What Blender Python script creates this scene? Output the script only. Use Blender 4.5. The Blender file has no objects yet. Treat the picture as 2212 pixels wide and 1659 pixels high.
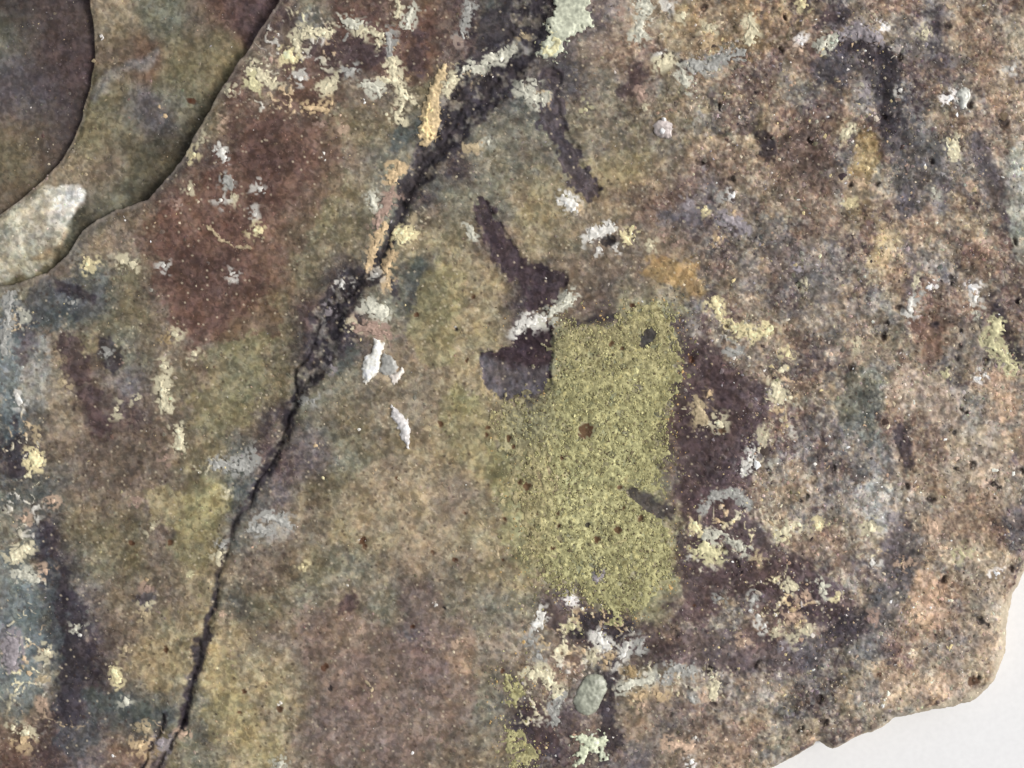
import bpy, math, random
import numpy as np

# ------------------------------------------------------------------ camera, light, exposure
# plan units ("D"): 0.1 mm each, x to the right, y downwards, h upwards; frame is 2212 x 1659
S = 1e-4
CX, CY = 1106.0, 829.5
scene = bpy.context.scene
COL = scene.collection
cam_d = bpy.data.cameras.new("camera"); cam = bpy.data.objects.new("camera", cam_d)
COL.objects.link(cam); scene.camera = cam
CAM_H = 3600.0
cam.location = (0, 0, CAM_H*S)
cam_d.sensor_width = 36; cam_d.lens = 36*CAM_H/2212.0
cam_d.clip_start = 0.01; cam_d.clip_end = 50
cam_d.dof.use_dof = True; cam_d.dof.focus_distance = CAM_H*S; cam_d.dof.aperture_fstop = 9.0

SUN_EL, SUN_AZ = 40.0, 84.0       # azimuth clockwise from +Y (picture top)
world = bpy.data.worlds.new("World"); scene.world = world; world.use_nodes = True
wn = world.node_tree.nodes; wl = world.node_tree.links
sky = wn.new('ShaderNodeTexSky'); sky.sky_type = 'NISHITA'; sky.sun_disc = False
sky.sun_elevation = math.radians(SUN_EL); sky.sun_rotation = math.radians(SUN_AZ)
sky.dust_density = 3.0; sky.ozone_density = 0.6
hs = wn.new('ShaderNodeHueSaturation'); hs.inputs['Saturation'].default_value = 0.16
wl.new(sky.outputs[0], hs.inputs['Color'])
bg = wn['Background']; bg.inputs[1].default_value = 0.10
wl.new(hs.outputs[0], bg.inputs[0])
sun_d = bpy.data.lights.new("sun", 'SUN'); sun_d.energy = 1.5; sun_d.angle = math.radians(24)
sun_d.color = (1.0, 0.965, 0.92)
sun = bpy.data.objects.new("sun", sun_d); COL.objects.link(sun)
sun.rotation_euler = (math.radians(90-SUN_EL), 0, math.radians(180-SUN_AZ))
scene.view_settings.view_transform = 'Standard'; scene.view_settings.look = 'None'
scene.view_settings.gamma = 1.0; scene.view_settings.exposure = 0.40
scene.view_settings.use_curve_mapping = False

# ------------------------------------------------------------------ noise tools
LAT = 512
_lat = {}
def lat(seed):
    if seed not in _lat:
        _lat[seed] = np.random.RandomState(seed*7919 % 100003).rand(LAT, LAT).astype(np.float32)
    return _lat[seed]
def vn(x, y, s, seed):                       # value noise, -1..1
    a = 0.6*seed; c, d = math.cos(a), math.sin(a)
    u = (x*c - y*d)/s + 37.3*seed; v = (x*d + y*c)/s + 11.7*seed
    iu = np.floor(u).astype(np.int64); iv = np.floor(v).astype(np.int64)
    fu = (u-iu).astype(np.float32); fv = (v-iv).astype(np.float32)
    fu = fu*fu*(3-2*fu); fv = fv*fv*(3-2*fv)
    L = lat(seed % 17)
    i0 = iu % LAT; i1 = (iu+1) % LAT; j0 = iv % LAT; j1 = (iv+1) % LAT
    return ((L[i0, j0]*(1-fu)+L[i1, j0]*fu)*(1-fv) + (L[i0, j1]*(1-fu)+L[i1, j1]*fu)*fv)*2-1
def fbm(x, y, s, seed, n=4, g=0.5):
    o = 0; a = 1.0; t = 0
    for i in range(n):
        o = o + a*vn(x, y, s/(2.03**i), seed+i); t += a; a *= g
    return o/t*1.6
def worley(x, y, s, seed):                   # nearest, second distance (cell units), cell random
    u = x/s; v = y/s
    iu = np.floor(u).astype(np.int64); iv = np.floor(v).astype(np.int64)
    A = lat((seed*3) % 17+20); B = lat((seed*3) % 17+21); R = lat((seed*3) % 17+22)
    f1 = np.full(u.shape, 9., np.float32); f2 = f1.copy(); idr = np.zeros(u.shape, np.float32)
    for di in (-1, 0, 1):
        for dj in (-1, 0, 1):
            a = (iu+di); b = (iv+dj); am = a % LAT; bm = b % LAT
            d = np.sqrt((a+A[am, bm]-u)**2 + (b+B[am, bm]-v)**2).astype(np.float32)
            m = d < f1
            f2 = np.where(m, f1, np.minimum(f2, d))
            idr = np.where(m, R[am, bm], idr); f1 = np.where(m, d, f1)
    return f1, f2, idr
def ss(a, b, x):
    t = np.clip((x-a)/(b-a), 0, 1); return t*t*(3-2*t)
def lin(c):
    c = np.asarray(c, float)/255.0
    return np.where(c <= 0.04045, c/12.92, ((c+0.055)/1.055)**2.4)
def mix(a, b, t):
    return a*(1-t[..., None]) + b*t[..., None]
def segs_sdf(x, y, pts):                     # tapered capsules through (x, y, r)
    best = np.full(x.shape, 1e9)
    if len(pts) == 1:
        px, py, r = pts[0]; return np.hypot(x-px, y-py)-r
    for (x0, y0, r0), (x1, y1, r1) in zip(pts[:-1], pts[1:]):
        dx, dy = x1-x0, y1-y0; L2 = dx*dx+dy*dy+1e-9
        t = np.clip(((x-x0)*dx+(y-y0)*dy)/L2, 0, 1)
        best = np.minimum(best, np.hypot(x-x0-t*dx, y-y0-t*dy)-(r0+(r1-r0)*t))
    return best
def poly_sdf(x, y, P):                       # negative inside
    d = np.full(x.shape, 1e18); ins = np.zeros(x.shape, bool)
    n = len(P)
    for i in range(n):
        x0, y0 = P[i]; x1, y1 = P[(i+1) % n]
        dx, dy = x1-x0, y1-y0
        t = np.clip(((x-x0)*dx+(y-y0)*dy)/(dx*dx+dy*dy+1e-9), 0, 1)
        d = np.minimum(d, (x-x0-t*dx)**2+(y-y0-t*dy)**2)
        if y0 != y1:
            c = ((y0 > y) != (y1 > y)) & (x < (x1-x0)*(y-y0)/(y1-y0)+x0)
            ins ^= c
    d = np.sqrt(d); return np.where(ins, -d, d)

# ------------------------------------------------------------------ base colours of the stone
PAL = dict(D=(80,75,63), d=(88,78,76), k=(64,58,63), r=(94,74,67), R=(110,89,75), b=(112,100,87), o=(112,104,82),
           O=(140,128,101), g=(111,109,95), G=(82,86,82), l=(136,134,100), L=(144,142,106), y=(136,117,86),
           t=(150,133,111), p=(170,146,126), w=(154,150,140), v=(98,92,94), m=(84,70,70), h=(126,115,98))
ROWS = ["ddbbbbrmgrrRmGkkvhoyyyvvbvhh",
        "ddoRobbbmmrRmkkvbrohoovkvbbh",
        "ddohgorbbbbobkGkgrogobvbkbbt",
        "ddbgvorRbooGkggggoooorrOkGbh",
        "odbgGrrrrbggkgggOObrobrOGbmw",
        "bwGbrRRRbogkggOgORrvbobyvbtv",
        "wwhbRRrRoogOomOobbbvGbvhtbhG",
        "hbGorrrRokgGOOkbbbyobvbhtvbh",
        "gGGobrRomkgGOOkbmllvbbbbgRbh",
        "vhogbbookkhbOOvllllvvhvbgRGh",
        "whbvobgogghhOOklllLmmbbghhbp",
        "GhbmbookgohhOOglllmmbhbghvhp",
        "kbbbboGmvgoOOgOllLmmbhhbvhtv",
        "GGbbboGvooOObOOLLlmbvbbbwbth",
        "gkoobOGbhOOOOOOLLLlmhhbgvbtb",
        "hkgobOhboghbhOOLLlLmvmbbvbhb",
        "bGvhbOGoghgbgggmllbbvmbbvptt",
        "vGkbOOObbhbvhhbbkmrbvmbvvptt",
        "wgkhOOOObbbvhghbGohbvvvghhbt",
        "hmkGGgOObvbgbgmmkhvvhghghtht",
        "rmvRogOObbvbbhmmkvbbhhbbhhhh"]
assert all(len(r) == 28 for r in ROWS), [len(r) for r in ROWS]
GRID = np.array([[lin(PAL[c]) for c in r] for r in ROWS])
def grid_col(x, y):
    u = np.clip(x/79.0-0.5, 0, 26.999); v = np.clip(y/79.0-0.5, 0, 19.999)
    iu = u.astype(int); iv = v.astype(int); fu = u-iu; fv = v-iv
    fu = fu*fu*(3-2*fu); fv = fv*fv*(3-2*fv)
    fu = fu[..., None]; fv = fv[..., None]
    return (GRID[iv, iu]*(1-fu)+GRID[iv, iu+1]*fu)*(1-fv) + (GRID[iv+1, iu]*(1-fu)+GRID[iv+1, iu+1]*fu)*fv

# outlines -------------------------------------------------------------------------------------
OUTLINE = [(2222,1246),(2200,1290),(2193,1325),(2186,1360),(2184,1416),(2167,1457),(2155,1482),(2131,1509),(2106,1525),
 (2059,1537),(2019,1541),(1969,1554),(1939,1560),(1919,1575),(1892,1589),(1859,1599),(1832,1615),(1804,1626),
 (1792,1621),(1781,1616),(1775,1609),(1768,1612),(1764,1620),(1742,1632),(1726,1642),(1692,1659),(1600,1705),
 (1400,1780),(1000,1850),(500,1880),(0,1850),(-300,1700),(-480,1300),(-520,700),(-430,100),(-250,-300),
 (200,-480),(900,-540),(1600,-500),(2100,-420),(2350,-200),(2340,200),(2310,600),(2275,1000),(2250,1180)]
STEP = [(604,-120),(600,0),(560,62),(512,132),(470,200),(432,268),(398,332),(345,398),(316,430),(250,452),(205,476),
 (168,505),(140,548),(100,586),(40,607),(-140,640),(-700,640),(-700,-700),(640,-700)]            # inside = lower layers
EDGE_A = [(178,-120),(187,0),(196,60),(197,120),(188,180),(167,255),(146,310),(118,352),(70,400),(0,455),(-140,540),
 (-700,700),(-700,-700),(150,-700)]                                                              # inside = lowest layer
CRACK_BAND = [(1175,-40,48),(1160,0,45),(1130,80,42),(1090,150,46),(1040,195,48),(995,240,42),(960,292,34),(925,333,32),
 (900,380,26),(880,415,20),(868,455,17),(848,500,10),(826,545,9),(800,590,22),(765,612,26),(735,645,30),(706,700,36),
 (700,753,34),(682,790,26),(656,832,18),(634,886,12),(618,932,10),(588,1000,14),(556,1040,13),(545,1085,8),(510,1115,10),
 (494,1180,6),(476,1235,5),(466,1293,7),(452,1339,11),(434,1385,14),(427,1430,14),(413,1466,11),(402,1500,10),(390,1566,8)]
CRACK_LINE = [(1160,60,3),(1060,190,3),(960,305,3),(900,385,2),(862,465,2),(835,520,2),(800,600,2),(740,650,2),(690,700,3),(672,750,4),(640,800,4),
 (641,843,5),(621,905,5),(612,940,4),(573,1013,4),(550,1045,4),(543,1090,3),(508,1118,3),(493,1183,3),(478,1230,3),(467,1293,4),(453,1339,5),(436,1385,5),
 (424,1430,5),(410,1466,6),(403,1500,6),(390,1566,5)]
BRANCH = [(392,1560,4),(375,1590,5),(345,1640,5),(330,1680,4)]
BRANCH2 = [(353,1543,4),(337,1589,4),(317,1629,3),(300,1680,3)]
TRAIL1 = [(1190,170,24),(1182,216,22),(1199,283,24),(1226,333,22),(1256,383,24),(1276,412,22)]
TRAIL2 = [(1040,436,13),(1062,490,22),(1088,540,24),(1112,590,26),(1160,604,30),(1202,606,26),(1165,650,28)]
SQUARE = [(1120,712),(1190,695),(1196,760),(1192,840),(1160,852),(1120,862),(1080,862),(1060,850),(1046,830),(1042,790),(1036,762),(1100,752)]
DARKS = [  # (colour, strokes) stains that belong to the stone's own colour
 ('k', [(1650,290,14),(1655,325,16)]), ('k', [(1405,722,14),(1390,742,8)]), ('v', [(1376,840,10)]),
 ('k', [(1362,1060,12),(1400,1085,20),(1440,1098,18)]), ('k', [(1022,30,8),(1020,70,10)]),
 ('k', [(2022,30,9),(2022,60,10)]), ('m', [(195,860,24),(210,920,22)]), ('k', [(228,745,14),(250,785,20)]),
 ('m', [(150,745,26),(170,800,24)]), ('k', [(200,640,18),(140,620,14)]), ('v', [(60,730,18),(45,780,16)]),
 ('k', [(30,900,10),(28,960,14),(25,1010,22)]), ('k', [(90,1150,24),(90,1190,20)]), ('k', [(150,1300,16),(165,1400,28),(155,1470,36),(150,1540,30)]),
 ('G', [(200,1500,22),(260,1530,26),(320,1545,18)]), ('k', [(130,1340,14),(140,1240,14)]),
 ('k', [(1915,130,30),(1910,200,22),(1912,280,16)]), ('k', [(1800,95,18),(1850,95,22),(1900,110,20)]), ('k', [(1820,30,22),(1780,60,16)]),
 ('k', [(2140,640,10),(2165,700,12),(2185,750,12),(2200,765,12)]), ('v', [(2110,310,14),(2130,370,18)]), ('v', [(1960,400,20),(1950,460,18)]),
 ('m', [(1780,60,10),(1800,20,12)]), ('k', [(1320,1450,14),(1320,1500,16),(1310,1570,22),(1330,1600,20)]), ('k', [(1250,1350,24),(1340,1360,24)]),
 ('m', [(1480,850,34),(1480,930,36),(1540,960,40),(1600,900,30)]), ('m', [(1470,1150,16),(1475,1230,20)]), ('m', [(1500,760,24),(1570,820,36)]),
 ('m', [(1600,1250,40),(1690,1240,30)]), ('k', [(1850,1350,30),(1800,1380,26)]), ('v', [(1950,1240,30),(1930,1180,24)]),
 ('k', [(1130,1560,24),(1200,1630,20)]), ('m', [(1150,1530,20),(1180,1600,26)]), ('k', [(1040,760,6)]),
 ('m', [(760,110,36),(720,140,34),(810,120,26)]), ('m', [(905,80,14),(905,140,16)]), ('r', [(600,300,50),(560,400,40)]),
 ('r', [(480,590,50),(420,600,40)]), ('m', [(673,682,18)]), ('v', [(1430,470,14),(1500,470,20)]), ('m', [(1360,200,20),(1380,160,16)]),
 ('G', [(870,290,18),(850,320,14)]), ('G', [(905,570,14),(890,600,12)]), ('k', [(855,640,16),(845,610,10)]),
 ('G', [(760,760,10),(740,800,12)]), ('m', [(760,1300,20)]), ('k', [(2000,25,8)]), ('v', [(310,1290,18)]), ('v', [(1740,1400,40)]),
 ('k', [(1940,930,12),(1960,1000,14)]), ('k', [(2020,700,10)]), ('v', [(2040,450,16),(2030,400,14)]), ('v', [(1290,1240,12)]), ('k', [(1240,700,7),(1290,690,9),(1330,680,9)])]
SOFT = [
 ((82,76,82),.7,[(2030,20,12),(2025,80,14),(2040,170,12)]), ((88,82,86),.65,[(1960,520,14),(1980,600,18),(1960,660,12)]), ((84,78,82),.65,[(2120,300,16),(2140,380,18),(2190,500,12)]),
 ((152,152,142),.6,[(2205,330,16),(2200,440,22),(2208,560,18)]), ((96,78,70),.55,[(1730,320,46),(1790,400,36)]), ((150,128,100),.5,[(1860,350,26),(1850,430,26)]),
 ((92,88,88),.6,[(1780,620,36),(1700,560,36)]), ((166,150,134),.5,[(2140,1000,40),(2170,1080,30)]), ((90,96,90),.6,[(1870,820,40),(1850,900,40),(1900,960,30)]),
 ((120,92,80),.5,[(2000,700,36),(2010,760,30)]), ((98,94,98),.6,[(2190,1120,24),(2200,1180,16)]), ((150,150,146),.5,[(1880,1080,26),(1900,1140,24)]),
 ((136,133,98),.62,[(1110,930,40),(1110,1060,50),(1140,1180,50)]), ((132,126,94),.5,[(1000,900,50),(1040,1000,50)]), ((118,112,84),.55,[(500,800,70),(560,700,50),(470,880,60)]),
 ((128,122,90),.5,[(450,1080,50),(420,1180,40)]), ((122,116,88),.5,[(700,480,20),(740,380,20)]), ((130,124,92),.55,[(960,640,60),(930,740,40)]), ((130,118,90),.5,[(1180,380,30),(1140,470,30),(1330,360,40)]),
 ((100,77,70),.6,[(760,50,40),(850,110,50),(930,60,44)]), ((98,74,66),.6,[(380,600,60),(440,700,50),(570,680,40)]), ((99,75,67),.55,[(340,520,40),(420,420,40)]),
 ((120,102,92),.6,[(800,1450,90),(700,1350,60),(950,1500,80),(850,1600,70)]), ((106,84,74),.4,[(470,450,60),(560,600,50),(400,600,50)]), ((98,74,68),.5,[(700,200,40),(640,160,30)]),
 ((82,69,73),.8,[(1590,840,44),(1620,940,44),(1560,1060,50),(1600,1180,50),(1700,1250,56),(1800,1310,50)]), ((86,74,76),.75,[(1480,1400,44),(1640,1400,40),(1760,1420,36)]),
 ((90,100,104),.7,[(14,700,22),(20,860,24),(24,980,22)]), ((88,98,100),.6,[(20,1240,36),(50,1380,46),(24,1500,40)]), ((76,84,86),.7,[(150,650,40),(90,690,30)]),
 ((162,147,130),.6,[(2120,1420,50),(2060,1480,40),(1950,1500,30)]), ((160,146,128),.55,[(2140,1320,40),(2130,1200,40)]), ((124,108,100),.5,[(760,1480,70),(700,1590,60),(900,1560,60)]),
 ((138,124,106),.5,[(820,1080,80),(960,1060,70),(900,1180,60)]), ((112,96,92),.5,[(950,1380,60),(900,1300,50)]), ((110,118,118),.6,[(20,660,22),(20,800,24),(30,880,16)]),
 ((104,112,110),.55,[(40,1200,30),(60,1330,40),(40,1480,30)]), ((128,132,128),.6,[(80,750,24),(80,860,22)]),
 ((99,76,68),.6,[(660,240,50),(600,330,80),(510,430,84)]), ((103,80,71),.45,[(700,300,40),(690,400,50),(600,500,60)]), ((100,75,66),.55,[(360,480,30),(400,560,50),(400,680,30)]), ((96,74,66),.6,[(470,560,80),(450,640,60),(520,620,50)]), ((100,76,66),.6,[(920,60,36),(910,160,30)]),
 ((82,68,70),.82,[(1500,720,36),(1530,850,56),(1520,1000,60),(1520,1180,44),(1500,1300,50)]), ((84,72,74),.7,[(1620,880,40),(1600,1000,30)]),
 ((82,70,72),.8,[(1620,1260,46),(1740,1290,50),(1820,1350,40)]), ((78,66,68),.7,[(1200,1320,50),(1330,1370,50),(1420,1400,40)]), ((84,74,76),.7,[(1160,1580,40),(1220,1540,30)]),
 ((84,84,86),.7,[(30,700,30),(110,640,40),(200,650,30)]), ((76,78,82),.7,[(80,1160,24),(120,1300,34),(150,1450,40),(160,1600,40)]), ((80,84,84),.65,[(190,1510,30),(280,1540,30),(360,1550,20)]),
 ((88,76,72),.7,[(180,830,50),(220,920,40)]), ((92,82,76),.5,[(250,1000,60),(200,950,50)]),
 ((74,72,78),.75,[(1790,150,30),(1860,110,34),(1915,200,34),(1930,300,30)]), ((66,62,66),.85,[(1130,30,60),(1080,140,60),(1010,220,44)]), ((78,76,80),.7,[(1190,120,40),(1210,180,30)]),
 ((100,86,80),.6,[(1740,330,50),(1700,400,40)]), ((84,82,82),.6,[(2000,330,40),(1970,420,40)]), ((160,150,134),.5,[(2110,950,50),(2060,1020,50)]),
 ((162,146,130),.5,[(2040,880,40),(1960,840,40)]), ((92,92,94),.6,[(1960,1180,40),(1930,1280,40),(1880,1380,40)]),  # (rgb, strength, raggedness, strokes) patches of another colour in the stone
 ((166,150,122),.75,[(1900,480,24),(1925,520,32),(1905,565,24)]), ((174,148,126),.7,[(2160,820,30),(2170,870,28)]),
 ((172,146,124),.75,[(2000,1275,34),(2005,1320,38)]), ((170,160,140),.4,[(2200,40,30),(2205,100,22)]),
 ((140,140,130),.6,[(2195,340,14),(2200,430,20),(2205,520,20)]), ((150,128,84),.5,[(1872,300,26),(1868,360,26)]),
 ((148,124,84),.6,[(1415,575,24),(1480,590,26),(1510,630,20)]), ((138,116,84),.5,[(1500,60,60),(1600,30,50),(1640,90,30)]),
 ((148,142,104),.5,[(990,840,16),(1015,880,16)]), ((132,128,120),.7,[(600,1150,24),(560,1150,20)]), ((108,110,110),.6,[(660,40,22),(690,60,16)]),
 ((140,128,92),.5,[(480,1450,40),(500,1540,50),(560,1620,50)]), ((138,122,92),.5,[(340,1430,50),(350,1480,30)]),
 ((150,128,106),.5,[(1000,1420,26),(1010,1390,18)]), ((140,142,140),.55,[(1890,1100,20),(1910,1130,20)]), ((152,140,118),.5,[(1690,1600,26),(1750,1580,20)]),
 ((160,136,112),.5,[(1940,1480,40),(2040,1480,30)]), ((128,120,118),.5,[(1440,470,14),(1490,450,16),(1530,405,16)]),
 ((120,96,84),.5,[(2010,700,34),(2020,750,28)]), ((150,140,100),.4,[(350,1100,40),(440,1120,30),(470,1070,18)]), ((126,108,98),.5,[(2010,760,20)]),
 ((120,116,124),.5,[(20,1380,24)]), ((128,132,134),.55,[(12,640,12),(15,720,10),(12,800,14)]), ((116,112,116),.4,[(1230,800,1)]),
 ((140,136,128),.5,[(1510,735,14),(1500,700,12)]), ((138,128,120),.35,[(80,800,24),(85,850,26)]),((150,126,104),.5,[(1375,1575,22)])]
SPOTS = [(1265,930,20,0),(1319,743,6,0),(1344,753,6,0),(1139,1050,9,0),(1121,1041,6,0),(1339,1053,6,0),(1346,1096,5,0),(1384,1119,8,0),(1334,1144,8,0),
 (1289,1164,8,0),(1269,1132,6,1),(1206,1136,5,0),(1203,1109,4,0),(1194,1184,4,0),(936,1192,5,0),(983,1209,5,0),(1086,1207,4,0),(891,1352,6,0),
 (703,1441,7,0),(713,1486,6,1),(784,1166,9,0),(788,1180,5,0),(959,1312,4,1),(1086,1449,5,0),(1023,643,6,0),(900,680,5,0),(985,711,4,1),(1008,778,5,0),
 (953,916,7,0),(1051,940,5,0),(1100,946,7,0),(860,1033,4,0),(1054,925,5,0),(368,1172,7,0),(283,1174,6,0),(357,1404,7,0),(520,1539,5,0),(527,1492,5,0),
 (413,215,9,0),(2055,600,7,1),(2054,612,6,1),(2064,933,5,1),(2066,1012,5,1),(2073,1019,4,1),(2145,1043,7,1),(2158,1054,6,1),(2075,715,5,1),(2074,745,6,1),(2068,775,6,1),
 (2051,793,5,1),(2106,1473,13,0),(2119,1339,9,1),(2136,1350,6,1),(1310,520,12,1),(1322,520,11,1),(1473,131,4,1),(1110,965,4,0),(1160,1110,4,0),(1500,1310,4,0),
 (1560,930,6,0),(1494,778,7,0),(1630,200,4,1),(1215,990,4,0),(1250,905,4,0),(1090,1120,4,0),(603,1530,7,0),(1005,1108,4,0),(1365,660,5,0),(1730,1080,5,1),(1900,1460,6,0)]
QPATCH = [(150,398),(178,410),(172,440),(152,470),(145,500),(128,535),(100,566),(60,592),(0,612),(-90,640),(-90,520),(0,462),(50,425),(95,400)]
LICHENS = [[(1225,695),(1300,702),(1350,690),(1370,655),(1420,660),(1450,690),(1462,730),(1470,800),(1450,850),(1440,900),(1443,960),(1435,1010),
 (1430,1058),(1385,1062),(1350,1040),(1372,1080),(1420,1115),(1450,1140),(1448,1200),(1440,1235),(1412,1275),(1385,1325),(1330,1335),(1285,1312),(1245,1282),(1190,1270),
 (1165,1240),(1130,1190),(1150,1130),(1110,1070),(1120,1010),(1085,960),(1062,900),(1090,866),(1185,862),(1197,850),(1200,780),(1198,720)],
 [(1090,1465),(1118,1462),(1141,1480),(1139,1502),(1110,1518),(1085,1512)], [(1100,1572),(1118,1578),(1137,1598),(1152,1628),(1146,1700),(1095,1700),(1090,1610)]]

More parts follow.
